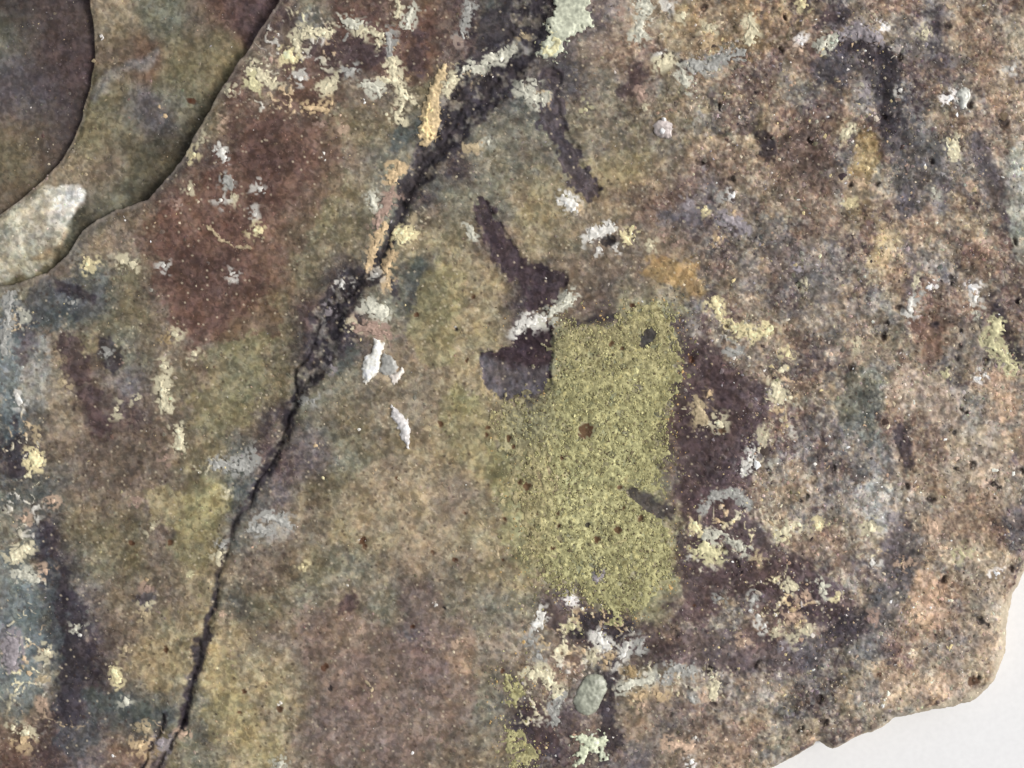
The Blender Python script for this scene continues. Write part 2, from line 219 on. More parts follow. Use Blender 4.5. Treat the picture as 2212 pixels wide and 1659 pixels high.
STROKES = """
C 713,67,6 686,72,7 653,72,7 640,87,7 643,105,8
Y 620,122,13 632,130,8
C 540,150,9 553,150,8 570,167,8 586,177,7
Z 547,175,8 552,193,6
C 497,197,6
M 743,43,5 766,55,8 786,53,6
S 753,73,3 745,88,3
C 773,72,6 803,67,6 826,77,5 820,97,5
C 858,3,4 866,20,5 860,37,4
M 893,20,6 886,37,6 880,57,7
S 840,77,6 841,123,5
C 846,137,7 850,160,8 860,187,8 873,207,7 890,217,5
C 823,172,5 843,177,5
M 786,183,6 816,193,7 816,203,5
S 766,153,5 750,163,5
C 723,177,7 703,190,7
W 650,170,9
K 586,130,7
C 870,227,5 856,257,4 870,262,4
C 836,248,4
N 660,233,5 706,240,5
N 716,223,5
P 743,277,5
V 788,223,3
P 735,250,4
K 695,270,5
W 697,340,4
C 976,172,9 966,188,8
N 870,363,7 846,377,9 846,393,8
K 846,420,9 826,457,8 816,493,7
M 806,427,6 813,450,6
N 833,487,6 816,520,6 803,550,6 795,578,6
Y 860,503,8 886,503,7 873,520,7
T 890,473,5
N 850,545,5 833,580,6 840,618,5
M 1003,147,6 1036,150,7 1053,133,8 1103,110,8
S 1013,17,7 1003,53,6 996,87,5
K 996,90,5
T 1010,320,5 1033,317,5
M 1053,307,5
M 1013,493,6 1023,513,5
C 986,383,3
Y 417,335,8
W 477,328,9 483,347,6
S 490,385,9 498,404,6
C 505,425,7
W 480,434,6
K 382,443,5
C 437,297,6
P 482,265,5
N 342,227,7
N 353,248,6
C 410,407,6
V 213,75,3
V 270,475,4
W 550,463,6
Y 558,497,10
W 563,407,7
T 450,490,4 477,517,4 507,533,3 540,533,3
Y 190,570,12
C 263,563,7
C 287,570,8
W 353,573,6
W 500,593,7
M 57,690,6
S 157,653,6
C 380,723,8
E 360,730,7
C 355,790,8
C 352,830,7 355,855,8 357,878,9
C 250,886,7
C 388,933,8 387,965,8
Y 70,983,11 70,1003,12
T 140,826,6
C 293,863,5
S 230,765,5
K 265,783,4
C 420,765,5
W 33,853,6 40,870,6
K 355,990,7
K 293,1083,5
C 493,1060,5
P 113,1083,7
T 80,940,6
S 467,1003,8 487,1006,7 513,1010,8 540,1000,9
S 547,973,6
S 20,633,7 18,680,7 8,720,7 7,760,6
M 800,663,10 826,678,13
K 770,706,8 806,713,10 836,726,7
C 763,710,7
W 740,616,8
U 713,671,6
U 715,791,5
S 678,866,6
S 660,866,5
W 813,593,6
Y 696,1033,4
N 681,961,4
N 813,1015,4
S 575,1118,7 610,1120,8 622,1134,7
S 545,1140,9 580,1146,8
M 605,1652,13
Y 653,1224,6
T 1036,1126,3 1050,1140,3
T 1073,1180,3 1077,1203,3
T 786,1466,2.6 806,1483,3 803,1503,2.6
W 943,1306,4
V 891,1626,4
W 750,1264,3
V 608,1519,3
P 986,1386,6
W 780,1160,4
W 985,705,3
M 1389,7,10 1406,20,8 1383,40,6 1383,77,7 1369,87,6
C 1476,33,7
W 1446,13,8
C 1619,37,7 1626,67,8 1616,93,7
C 1529,60,9
N 1526,97,6
W 1423,117,6
C 1426,137,7 1446,130,7
S 1499,140,11 1533,143,12 1566,123,8 1599,115,5
M 1473,157,6 1486,187,7
K 1336,30,6
M 1126,190,8 1143,207,8 1169,217,7
M 1153,183,7
T 1129,73,6
Z 1264,238,5
K 1383,193,6 1386,213,6
C 1394,233,5
W 1216,430,9 1239,447,11
N 1251,452,5
Y 1519,452,6
V 1583,422,5
S 1559,423,7
U 1489,437,8
U 1566,467,7 1606,493,7
K 1433,507,6
C 1406,530,7
N 1553,515,6
T 1523,240,5
N 1586,458,4
K 1466,523,5
Y 1732,7,10
U 1809,76,7 1859,69,9 1892,84,7
M 1769,100,9 1790,88,8
V 1906,57,6
V 1729,95,5
P 1726,110,6
V 2049,213,7
C 1996,70,8
W 1942,197,5
U 1869,200,8
W 2186,147,6
C 2059,310,9 2059,337,9
Y 1836,443,7
W 1834,377,4
P 2099,400,6
V 1787,253,3
M 2016,417,5
C 1840,272,5 1820,295,5
W 1966,648,6 1966,672,7
V 2009,616,9
S 1992,633,8
C 1982,610,6
V 2099,624,8
W 2106,650,11
M 2106,676,6
C 1742,611,5
U 1722,583,9
C 1849,743,6
Z 2149,696,11 2139,740,13 2169,773,9 2192,800,6
V 2114,818,6
Z 2046,810,6
Y 1666,713,6
Y 1543,650,8 1549,673,9
Y 1566,696,6 1589,710,8 1623,720,9 1656,713,7
Y 1702,766,8
C 1691,800,7
C 1679,833,9 1679,860,10
C 1706,860,6
N 1686,886,6
T 1696,906,7
W 1626,976,6 1619,1000,7 1606,1020,6
C 1653,940,7
T 1509,872,8 1513,903,12
C 1553,916,10
N 1533,853,5
S 1573,753,5 1599,763,5
T 1539,786,4
S 1523,1100,6 1529,1076,5 1556,1070,5 1599,1070,6 1616,1090,5
Y 1499,1133,7 1513,1153,7
Z 1516,1188,13 1539,1193,9 1550,1200,6
M 1526,1157,8 1573,1157,5 1606,1187,6
T 1639,1210,7
C 1692,1150,6 1712,1133,6 1725,1136,6
Y 1769,1133,9
C 1886,1140,12
W 1889,1217,7
U 1926,1120,9
M 1779,1262,6 1783,1280,6
C 1712,1270,8 1704,1262,4
Y 1812,1290,6
P 1739,1290,7
P 1712,1330,8
C 1674,1363,7
C 1719,1380,9
C 1746,1355,6
V 2152,1240,8
Z 2082,1196,10
P 1956,1219,9
K 1886,1343,8
U 1689,1400,7
P 2016,1140,15
S 1629,1293,10
W 1634,1330,6
S 1551,1293,7
W 1649,1353,8
U 1288,1252,8 1298,1240,6
V 1234,1290,6
W 1169,1326,6 1166,1343,7 1153,1350,6
S 1146,1383,9
S 1166,1416,9
W 1293,1373,8 1309,1396,11
C 1279,1416,8
W 1353,1393,7 1344,1416,7
S 1383,1383,6 1379,1409,6
N 1323,1416,6
N 1246,1336,7
Z 1233,1356,9
N 1309,1429,6
W 1336,1439,5
C 1143,1459,9 1173,1456,10 1193,1479,8 1213,1503,6
S 1213,1503,6 1199,1533,7 1199,1563,7
M 1339,1489,7 1359,1479,7 1389,1473,7 1419,1464,6
S 1436,1473,6 1443,1449,7 1473,1443,7 1496,1455,6
N 1383,1506,12
N 1423,1503,10
E 1363,1453,12
P 1389,1526,8
C 1546,1479,7 1543,1503,8
P 1519,1506,8
S 1496,1513,9
W 1503,1596,5
V 1496,1649,5
P 1606,1383,7
P 1446,1609,6 1496,1616,7
P 50,1123,8
C 53,1183,8 27,1203,10
M 40,1240,8 77,1253,8
P 95,1234,8
U 27,1393,15 20,1430,14
C 97,1413,12
T 90,1469,7
Y 248,1452,8 250,1470,8
M 273,1516,8
C 318,1308,7
T 310,1329,8
N 313,1254,6
K 317,1273,8
T 270,1403,7
N 50,1602,13
C 53,1583,12
C 27,1573,7
U 345,1609,13
P 397,1586,8
T 313,1576,9
N 300,1613,13
S 480,1176,8
C 473,1199,8
T 450,1253,6
Z 413,1243,6
P 480,1328,5
C 328,1143,5
W 170,1374,4
M 163,1359,6
P 92,1523,7
V 243,1633,3
W 1113,716,5 1143,696,8 1179,686,7
M 1179,686,6 1206,663,8 1229,643,10
W 1269,515,7 1286,500,7 1326,493,7
Y 1350,505,7 1356,515,9 1368,500,5
W 1293,540,6
W 1330,533,5
"""
STROKE_LIST = []
for ln in STROKES.strip().splitlines():
    tk = ln.split(); STROKE_LIST.append((tk[0], [tuple(float(v) for v in t.split(',')) for t in tk[1:]]))

CC = dict(W=(186,183,176), C=(186,178,152), Y=(196,184,146), N=(178,156,124), P=(176,152,132), K=(150,128,116), S=(148,147,142),
          M=(174,172,158), U=(140,133,136), T=(162,147,120), Z=(178,172,138), E=(150,130,98), V=(222,218,214), D=(124,112,112))

# ------------------------------------------------------------------ the stone's relief and colour as fields
def rough_map(x, y):      # 0 smooth .. 1 gravelly
    xx = x + 60*fbm(x, y, 200, 3, 2)
    a = ss(1380, 1600, xx) * 1.0
    b = 0.75*np.exp(-(((xx-1230)/150)**2+((y-1480)/190)**2))
    c = 0.55*np.exp(-(((xx-1500)/300)**2+((y-200)/300)**2))
    return np.clip(a+b+c, 0, 1)

def main_height(x, y):
    wx = x + 7*fbm(x, y, 40, 5, 3); wy = y + 7*fbm(x, y, 40, 9, 3)
    r = rough_map(x, y)
    h = 12*fbm(x, y, 520, 1, 2) + 4.5*fbm(x, y, 130, 4, 3) + (1.4+1.6*r)*fbm(x, y, 46, 6, 3)
    h += (0.45+0.25*r)*fbm(x, y, 9, 7, 2)
    f1, f2, c = worley(wx, wy, 15, 1)
    h += r*0.9*(ss(0, .5, f2-f1)-.5) + r*1.0*(c-.5)
    band = segs_sdf(wx, wy, CRACK_BAND)
    h -= 9*ss(8, -16, band) - ss(6, -14, band)*(3.2*fbm(x+6*vn(x, y, 14, 3), y, 17, 6, 3)+1.5*vn(x, y, 7, 9))
    line = segs_sdf(wx, wy, CRACK_LINE); br = np.minimum(segs_sdf(wx, wy, BRANCH), segs_sdf(wx, wy, BRANCH2))
    depth = np.interp(y, [0, 300, 600, 740, 800, 960, 1040, 1090, 1240, 1300, 1400, 1480, 1560], [2, 3, 3, 6, 8, 5, 4, 1, .8, 2.4, 1.6, 2.8, 5])
    h -= depth*(1+.5*vn(x, y, 40, 3))*ss(5.0, -4.0, line+3*vn(x, y, 9, 12)) + 7*ss(3.0, -3, br)
    h += 3.5*ss(0, 16, segs_sdf(wx, wy, CRACK_BAND))*0
    h += 4*ss(40, 0, np.abs(band-10))*ss(500, 900, y)
    for T, dd in ((TRAIL1, 4.5), (TRAIL2, 5)):
        st = segs_sdf(wx, wy, T); h -= dd*ss(4, -5, st) - ss(2, -8, st)*(1.6*fbm(x, y, 14, 6, 3))
    sq = poly_sdf(wx, wy, SQUARE); h -= 5.5*ss(3, -4, sq) - ss(0, -8, sq)*(1.8*fbm(x, y, 16, 4, 3))
    for (a, b, rr, k) in SPOTS:
        h -= (2.2+0.35*rr)*np.exp(-((x-a)**2+(y-b)**2)/(0.6*rr*rr))
    h += 1.6*crust_net(x, y) - 6.5*pits(x, y)
    # pale arched ridge, upper right, and the dish below it
    rd = segs_sdf(wx, wy, [(1769,104,6),(1809,78,8),(1859,70,9),(1895,88,7)])
    h += 6*ss(16, -4, rd)
    # slow fall towards the rim at the right and bottom
    return h

NETS = [(640,100,120,100,1),(850,150,60,90,.8),(600,210,110,60,.9),(720,240,120,40,.5),(1620,1130,110,90,1.1),(1690,860,50,130,.9),(1600,720,80,50,.8),
        (1250,1380,150,110,1),(1450,1470,190,50,.95),(1700,1300,110,100,.8),(1420,60,90,90,.7),(1540,130,90,50,.7),(1180,210,60,60,.6),
        (50,1050,50,200,1),(50,1420,70,150,.95),(30,700,40,90,.8),(120,1560,120,70,.6),(330,1590,70,50,.7),(460,1005,70,40,.7),(1640,980,60,100,.7),(1880,1200,70,90,.6),(2000,640,100,60,.5),
        (1050,330,60,50,.5),(1000,160,60,60,.5),(1500,900,60,60,.7),(1840,400,60,120,.5),(1300,510,60,30,.6),(260,250,1,1,.1),(900,480,50,60,.6),(1750,140,60,50,.5),
        (1870,600,90,90,.5),(1150,1530,60,80,.7),(490,420,70,80,.45),(350,900,50,120,.3),(1970,1000,150,150,.35),(1520,1200,60,60,.8)]
def net_zone(x, y):
    z = np.zeros(x.shape)
    for a, b, ra, rb, k in NETS: z = np.maximum(z, k*np.exp(-(((x-a)/ra)**2+((y-b)/rb)**2)))
    return z
def pits(x, y):
    f1, f2, c = worley(x+6*vn(x, y, 14, 3), y+6*vn(x, y, 14, 5), 34, 1)
    return ss(.30, .10, f1+.06*vn(x, y, 5, 4))*(c > .955)*(.15+.85*rough_map(x, y))
def crust_net(x, y):
    """0..1: cover of the thin pale crust that runs through the stone in a broken network"""
    z = np.zeros(x.shape)
    for a, b, ra, rb, k in NETS:
        z = np.maximum(z, k*np.exp(-(((x-a)/ra)**2+((y-b)/rb)**2)))
    z = np.maximum(z, .16*rough_map(x, y)+.03)
    wx = x+10*fbm(x, y, 22, 4, 3); wy = y+10*fbm(x, y, 22, 8, 3)
    r1 = np.abs(fbm(wx, wy, 70, 2, 2)); r2 = np.abs(fbm(wx, wy, 38, 11, 2))
    ridge = np.maximum(ss(.24, .03, r1), .9*ss(.2, .03, r2))
    br = .6*vn(x, y, 9, 3)+.5*vn(x, y, 5, 9)+.45*vn(x, y, 24, 14)
    blob = ss(.55, .85, .6*vn(x, y, 13, 7)+.5*vn(x, y, 6, 2)+.3*vn(x, y, 40, 5))
    return ss(.72, .98, np.maximum(ridge, .85*blob)*(.50+.55*np.clip(z, 0, 1.1))+.30*br*z+.22*np.clip(z, 0, 1))*np.clip(.35+z, 0, 1)*ss(-.12, .22, .6*vn(x, y, 8, 12)+.55*vn(x, y, 4.8, 5)+.1)

def step_d(x, y):         # + inside the top layer
    return poly_sdf(x+3*vn(x, y, 42, 12)+1.8*vn(x, y, 15, 2)+1*vn(x, y, 6, 5), y+3*vn(x, y, 46, 13)+1.6*vn(x, y, 14, 7)+1*vn(x, y, 6, 9), STEP)
def rim_d(x, y):          # + inside the stone
    n = 1.8*fbm(x, y, 20, 8, 3)+2.0*vn(x, y, 55, 9)
    return -poly_sdf(x+n, y+1.6*fbm(x, y, 16, 2, 3), OUTLINE)
SHEET = -130.0
def off_frame(x, y):
    o = np.maximum(np.maximum(-60-x, x-2260), np.maximum(-60-y, y-1700)); return 1+7*ss(0, 90, o)
def rim_drop(rd, k=1.0):
    t = np.clip(1-rd/52.0, 0, 1)
    return -24*t**2.4 - 3.5*ss(9, 1, rd) - 175*ss(1.5, -9*k, rd)
def h_top(x, y, sd, rd):
    h = main_height(x, y) + rim_drop(rd, off_frame(x, y))
    # rounded lip along the step; falls away under it
    h -= 5*ss(26, 4, sd)**1.5 + 60*ss(3.5, -7, sd)
    return np.maximum(h, SHEET-25)
def h_mid(x, y):
    ds = np.abs(step_d(x, y)); sa = poly_sdf(x+1.8*vn(x, y, 24, 5), y+1.8*vn(x, y, 26, 6), EDGE_A)  # + = outside A
    h = -17 + 5*fbm(x, y, 170, 2, 2) + 2.6*fbm(x, y, 40, 11, 3) + 0.7*fbm(x, y, 9, 7, 2)
    h -= 9*ss(70, 2, ds)
    rg = segs_sdf(x+4*vn(x, y, 25, 3), y+4*vn(x, y, 25, 4), [(213,205,6),(235,165,9),(270,150,8),(310,135,10),(335,118,6)])
    h += 9*ss(26, -6, rg)
    q = poly_sdf(x, y, QPATCH); h += 4*ss(4, -14, q)
    h -= 5*ss(22, 3, sa)**1.4
    return h - 60*ss(2.5, -6, sa)
def h_low(x, y):
    sa = np.abs(poly_sdf(x, y, EDGE_A))
    return -37 + 6*fbm(x, y, 260, 4, 2) + 1.6*fbm(x, y, 36, 3, 3) + 0.5*fbm(x, y, 9, 7, 2) - 4*ss(60, 0, sa)

def grain(x, y, col, r, amp=1.0):
    """mineral grain: speckle in the colour of the stone itself"""
    wx = x+5*vn(x, y, 8, 5)+2.5*vn(x, y, 4.5, 9); wy = y+5*vn(x, y, 8, 10)+2.5*vn(x, y, 4.5, 13)
    n = np.tanh(1.9*(0.75*vn(wx, wy, 7.5, 2)+0.55*vn(wx, wy, 4.3, 6)+0.25*vn(x, y, 13, 4)))
    n2 = fbm(x, y, 24, 9, 3)
    n3 = fbm(x, y, 75, 14, 2)
    br = np.exp((0.32+0.06*r)*amp*n + (0.20+0.08*r)*amp*n2 + 0.10*n3 - .04)
    col = col*br[..., None]
    hue = vn(x, y, 14, 8)*0.6+vn(x, y, 48, 15)*0.5+vn(x, y, 6, 12)*.6
    col = col*np.stack([1+0.06*hue, 1+0.0*hue, 1-0.09*hue], -1)
    mg = vn(x, y, 40, 3)*0.5+vn(x, y, 9, 16)*0.8
    return col*np.stack([1+0.022*mg, 1-0.022*mg, 1+0.015*mg], -1)

def colour_top(x, y, rd):
    wx = x + 26*fbm(x, y, 90, 6, 4, .6); wy = y + 26*fbm(x, y, 90, 10, 4, .6)
    col = grid_col(wx, wy)
    r = rough_map(x, y)
    # patchy mid-scale mottling
    t = fbm(x+8*vn(x, y, 18, 3), y+8*vn(x, y, 18, 5), 42, 12, 4, .7)
    col = mix(col, .5*col*.7+.5*lin((84,72,68)), (.45+.3*r)*ss(.08, .5, t))
    t = fbm(x+8*vn(x, y, 16, 8), y+8*vn(x, y, 16, 6), 34, 3, 4, .75)
    col = mix(col, .75*col*1.35+.25*lin((150,138,118)), (.40+.3*r)*ss(.12, .55, t))
    # coarse stone: angular blotches that take their colour from the neighbourhood
    PT = np.array([lin(q) for q in ((70,60,62),(170,154,132),(106,94,86),(84,76,80),(148,132,112),(88,70,68),(146,144,138),(122,108,94),(62,54,60),(170,150,130))])
    for size, wt, sd in ((58, .42, 3), (32, .46, 5), (17, .28, 2)):
        f1, f2, c = worley(x+.45*size*fbm(x, y, size*.8, 3+sd, 3), y+.45*size*fbm(x, y, size*.8, 6+sd, 3), size, sd)
        c2 = (c*97.3) % 1.0; c3 = (c*31.7) % 1.0
        near = grid_col(x+(c2-.5)*size*2.4, y+(c3-.5)*size*2.4)*np.exp(.7*(c-.45))[..., None]
        alt = PT[(c2*9.999).astype(int)]
        near = mix(near, alt, .12+.38*(c3 > .7))
        k = np.clip(wt*(.14+.98*r), 0, .8)*ss(0, .09, f2-f1)*ss(.15, .45, c3+.25*r)
        col = mix(col, near, k)
    t = fbm(x+14*fbm(x, y, 20, 4, 3), y+14*fbm(x, y, 20, 7, 3), 95, 7, 4, .62)
    col = mix(col, lin((84,73,76)), .74*r*ss(.06, .26, t)); col = mix(col, lin((162,145,124)), .5*r*ss(.08, .34, -t))
    t = fbm(x+10*fbm(x, y, 16, 2, 3), y+10*fbm(x, y, 16, 5, 3), 70, 15, 4, .62)
    col = mix(col, lin((130,129,127)), .5*r*ss(.14, .38, t)); col = mix(col, lin((126,98,84)), .45*r*ss(.18, .42, -t))
    # coloured granules where the stone is coarse
    f1, f2, c = worley(x+5*vn(x, y, 12, 3), y+5*vn(x, y, 12, 4), 11.5, 2)
    pal = np.array([lin(q) for q in ((172,160,142),(82,72,74),(122,108,96),(92,84,86),(150,130,110),(140,136,126),(74,64,66),(130,118,106))])
    gc = pal[(c*7.999).astype(int)]
    edge = ss(0.02, 0.16, f2-f1)
    col = mix(col, gc, np.clip(r*0.20*edge*(0.75+0.8*vn(x, y, 60, 12)), 0, .9))
    f1, f2, c = worley(x+4*vn(x, y, 9, 5), y+4*vn(x, y, 9, 6), 7.5, 4)
    gc = pal[(c*7.999).astype(int)]
    col = mix(col, gc, np.clip((0.14+0.20*r), 0, 1)*ss(0.02, .2, f2-f1))
    for rgb, st, pts in SOFT:
        xs = [p[0] for p in pts]; R = 60+max(p[2] for p in pts)
        m = (x > min(xs)-R) & (x < max(xs)+R) & (y > min(p[1] for p in pts)-R) & (y < max(p[1] for p in pts)+R)
        if not m.any(): continue
        X, Y = x[m], y[m]
        rm = max(q[2] for q in pts); s = segs_sdf(X, Y, pts) + 8*fbm(X, Y, 22, 3, 3) + min(26, .5*rm)*fbm(X, Y, 60, 9, 4, .65) + 7*vn(X, Y, 6, 4)+5*vn(X, Y, 10, 13)
        col[m] = mix(col[m], lin(rgb), st*ss(9, -9, s))
    for c, pts in DARKS:
        xs = [p[0] for p in pts]; R = 40+max(p[2] for p in pts)
        m = (x > min(xs)-R) & (x < max(xs)+R) & (y > min(p[1] for p in pts)-R) & (y < max(p[1] for p in pts)+R)
        if not m.any(): continue
        X, Y = x[m], y[m]
        k = min(13, .6*max(p[2] for p in pts)+3)
        s = segs_sdf(X, Y, pts) + k*fbm(X, Y, 30, 7, 3) + .75*k*(.7*vn(X, Y, 8, 4)+.6*vn(X, Y, 4.8, 12))
        col[m] = mix(col[m], lin(PAL[c])*.92, .86*ss(7, -8, s))
    wx = x + 9*fbm(x, y, 26, 5, 3); wy = y + 9*fbm(x, y, 26, 9, 3)
    s = segs_sdf(wx, wy, CRACK_BAND)+5*vn(x, y, 8, 3)+4*fbm(x, y, 18, 12, 3)
    cb = mix(np.broadcast_to(lin((60,55,59)), col.shape), np.broadcast_to(lin((106,100,94)), col.shape), ss(.05, .7, fbm(x, y, 20, 6, 3)+.35*vn(x, y, 6, 3)))
    col = mix(col, cb, .93*ss(5, -5, s)*np.interp(y, [0, 1060, 1120, 1230, 1300], [1, 1, .75, .75, 1]))
    line = np.minimum(segs_sdf(wx, wy, CRACK_LINE), np.minimum(segs_sdf(wx, wy, BRANCH), segs_sdf(wx, wy, BRANCH2)))
    col = mix(col, np.where((y > 1090)[..., None], lin((66,60,66)), lin((50,45,50))), ss(3, -3, line-np.where(y > 1240, 3, 0)+2.2*vn(x, y, 9, 12))*np.interp(y, [300, 700, 1040, 1090, 1240, 1300, 1400, 1560], [0, .6, .6, .22, .22, .5, .3, .7]))
    for T, c in ((TRAIL1, (86,78,82)), (TRAIL2, (80,68,73))):
        s = segs_sdf(wx, wy, T) + 5*vn(x, y, 8, 5)+4*vn(x, y, 4.8, 8)+7*fbm(x, y, 26, 12, 2)
        col = mix(col, lin(c)*.8, .95*ss(3, -3, s))
    s = poly_sdf(x+6*fbm(x, y, 18, 5, 3), y+6*fbm(x, y, 18, 9, 3), SQUARE)+4*vn(x, y, 5, 7)+3*vn(x, y, 9, 2)
    sq = mix(np.broadcast_to(lin((62,50,56)), col.shape), np.broadcast_to(lin((88,83,87)), col.shape), ss(778, 806, y-.25*(x-1110)+14*fbm(x, y, 25, 4, 3)))
    col = mix(col, sq, .95*ss(2.5, -2.5, s))
    col = grain(x, y, col, r)
    # tiny pale and dark specks
    f1, f2, c = worley(x, y, 19, 5)
    col = mix(col, lin((176,164,142)), 0.6*ss(.17, .07, f1)*(c > .78))
    f1, f2, c = worley(x, y, 23, 7)
    col = mix(col, lin((66,54,48)), 0.6*ss(.18, .08, f1)*(c > .75))
    net = crust_net(x, y)
    col = mix(col, lin((60,50,50)), .75*pits(x, y))
    t = np.clip(.5+.8*fbm(x, y, 55, 8, 3), 0, 1)
    nc = mix(np.broadcast_to(lin((196,186,152)), col.shape), np.broadcast_to(lin((172,168,160)), col.shape), t)
    nc = mix(nc, lin((176,148,112)), .7*ss(.15, .5, fbm(x, y, 70, 3, 2)))
    nc = nc*np.exp(.28*vn(x, y, 5, 6)+.2*vn(x, y, 11, 3))[..., None]
    col = mix(col, nc, .88*net)
    # dusting of pale mineral around each vein and grain
    for code, pts in STROKE_LIST:
        rm = max(p[2] for p in pts)
        if rm < 5: continue
        px_ = [p[0] for p in pts]; py_ = [p[1] for p in pts]; R = rm+26
        j0, j1 = np.searchsorted(y[:, 0], (min(py_)-R, max(py_)+R)); i0, i1 = np.searchsorted(x[0], (min(px_)-R, max(px_)+R))
        if j1 <= j0 or i1 <= i0: continue
        X_ = x[j0:j1, i0:i1]; Y_ = y[j0:j1, i0:i1]
        s = segs_sdf(X_, Y_, pts)
        f = ss(18+.6*rm, -3, s+10*vn(X_, Y_, 15, 4))
        w = (.95 if len(pts) > 1 else .75)*np.clip(f*1.4, 0, 1)*ss(.25, .55, .55*vn(X_, Y_, 8, 3)+.45*vn(X_, Y_, 4.6, 8)+.35*vn(X_, Y_, 15, 5)+.45*f)
        col[j0:j1, i0:i1] = mix(col[j0:j1, i0:i1], lin(CC[code])*.86, w)
    for (a, b, rr, k) in SPOTS:
        R = rr+12; m = (np.abs(x-a) < R) & (np.abs(y-b) < R)
        if not m.any(): continue
        X, Y = x[m], y[m]
        s = np.hypot(X-a, Y-b)-rr + 3.2*vn(X, Y, 5, 3)+1.5*vn(X, Y, 11, 4)
        if rr == 20: s = s+9*vn(X, Y, 6.5, 8)+4
        col[m] = mix(col[m], lin((50,46,48) if k else (86,58,42)), .85*ss(1.5, -2.0, s))
    # paler rim along the lower part of the stone's outer edge
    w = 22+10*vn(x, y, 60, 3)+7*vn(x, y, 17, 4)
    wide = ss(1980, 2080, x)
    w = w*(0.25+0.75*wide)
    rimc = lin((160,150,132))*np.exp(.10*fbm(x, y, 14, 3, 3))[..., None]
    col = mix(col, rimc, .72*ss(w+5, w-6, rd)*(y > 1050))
    return col

ctrl_B = [(235,40,'h'),(250,120,'b'),(300,110,'R'),(345,45,'g'),(420,60,'b'),(480,30,'r'),(400,100,'o'),(450,110,'o'),(540,20,'m'),(230,200,'o'),(262,255,'g'),
          (290,235,'v'),(330,260,'v'),(400,180,'o'),(380,215,'g'),(200,300,'o'),(240,330,'b'),(275,290,'o'),(330,310,'D'),(255,375,'g'),(290,385,'D'),(215,370,'b'),  # violet points paint the dark shading near the step into the colour
          (160,360,'h'),(180,410,'b'),(215,420,'g'),(185,450,'D'),(160,500,'D'),(140,540,'o'),(420,240,'D'),(110,380,'h')]
def ctrl_col(x, y, ctrl, w):
    acc = np.zeros(x.shape+(3,)); tw = np.zeros(x.shape)
    for a, b, c in ctrl:
        k = np.exp(-((x-a)**2+(y-b)**2)/(w*w))+1e-9; acc += k[..., None]*lin(PAL[c]); tw += k
    return acc/tw[..., None]
def colour_mid(x, y):
    wx = x+14*fbm(x, y, 60, 6, 3); wy = y+14*fbm(x, y, 60, 10, 3)
    col = ctrl_col(wx, wy, ctrl_B, 36)*.95
    rg = segs_sdf(wx, wy, [(213,205,6),(235,170,10),(270,150,8),(310,135,10),(335,118,5)])
    col = mix(col, lin((134,131,128)), .6*ss(10, -6, rg))  # sky sheen on the ridge, put into the colour as a pale streak
    q = poly_sdf(x+7*fbm(x, y, 26, 2, 3), y+7*fbm(x, y, 26, 4, 3), QPATCH)
    t = np.clip(.5+.5*fbm(x, y, 50, 5, 3), 0, 1)
    up = ss(90, 0, np.hypot(x-150, y-425))
    qc = mix(np.broadcast_to(lin((141,136,121)), col.shape), np.broadcast_to(lin((166,160,142)), col.shape), t)
    qc = mix(qc, lin((196,192,186)), .8*up)
    st = segs_sdf(wx, wy, [(60,560,4),(120,545,5),(140,500,4)]); qc = mix(qc, lin((140,112,76)), .5*ss(8, -4, st))
    col = mix(col, qc, ss(5, -6, q))
    dk = segs_sdf(wx, wy, [(182,440,5),(165,480,9),(145,520,9),(115,560,7)])
    col = mix(col, lin((66,66,58)), .6*ss(8, -4, dk))  # shade in the crevice at the step's foot, put into the colour
    sa = poly_sdf(x+3*vn(x, y, 14, 3), y, EDGE_A)
    col = mix(col, lin((140,128,118)), .5*ss(13, 3, sa)*ss(150, 230, y))
    col = grain(x, y, col, 0.0*x+.1)
    for (a, b, rr) in ((413,215,8), (404,213,5)):
        s = np.hypot(x-a, y-b)-rr+2.5*vn(x, y, 5, 3); col = mix(col, lin((78,48,34)), .8*ss(1.5, -2, s))
    return col
def colour_low(x, y):
    col = ctrl_col(x+16*fbm(x, y, 60, 6, 3), y+16*fbm(x, y, 60, 10, 3),
                   [(40,40,'d'),(140,60,'d'),(100,120,'d'),(30,130,'v'),(60,200,'v'),(150,240,'d'),(60,300,'b'),(40,350,'o'),(110,320,'d'),(20,420,'b'),(150,130,'m'),(5,80,'g')], 50)
    return grain(x, y, col*0.78, 0.0*x+.12, .85)

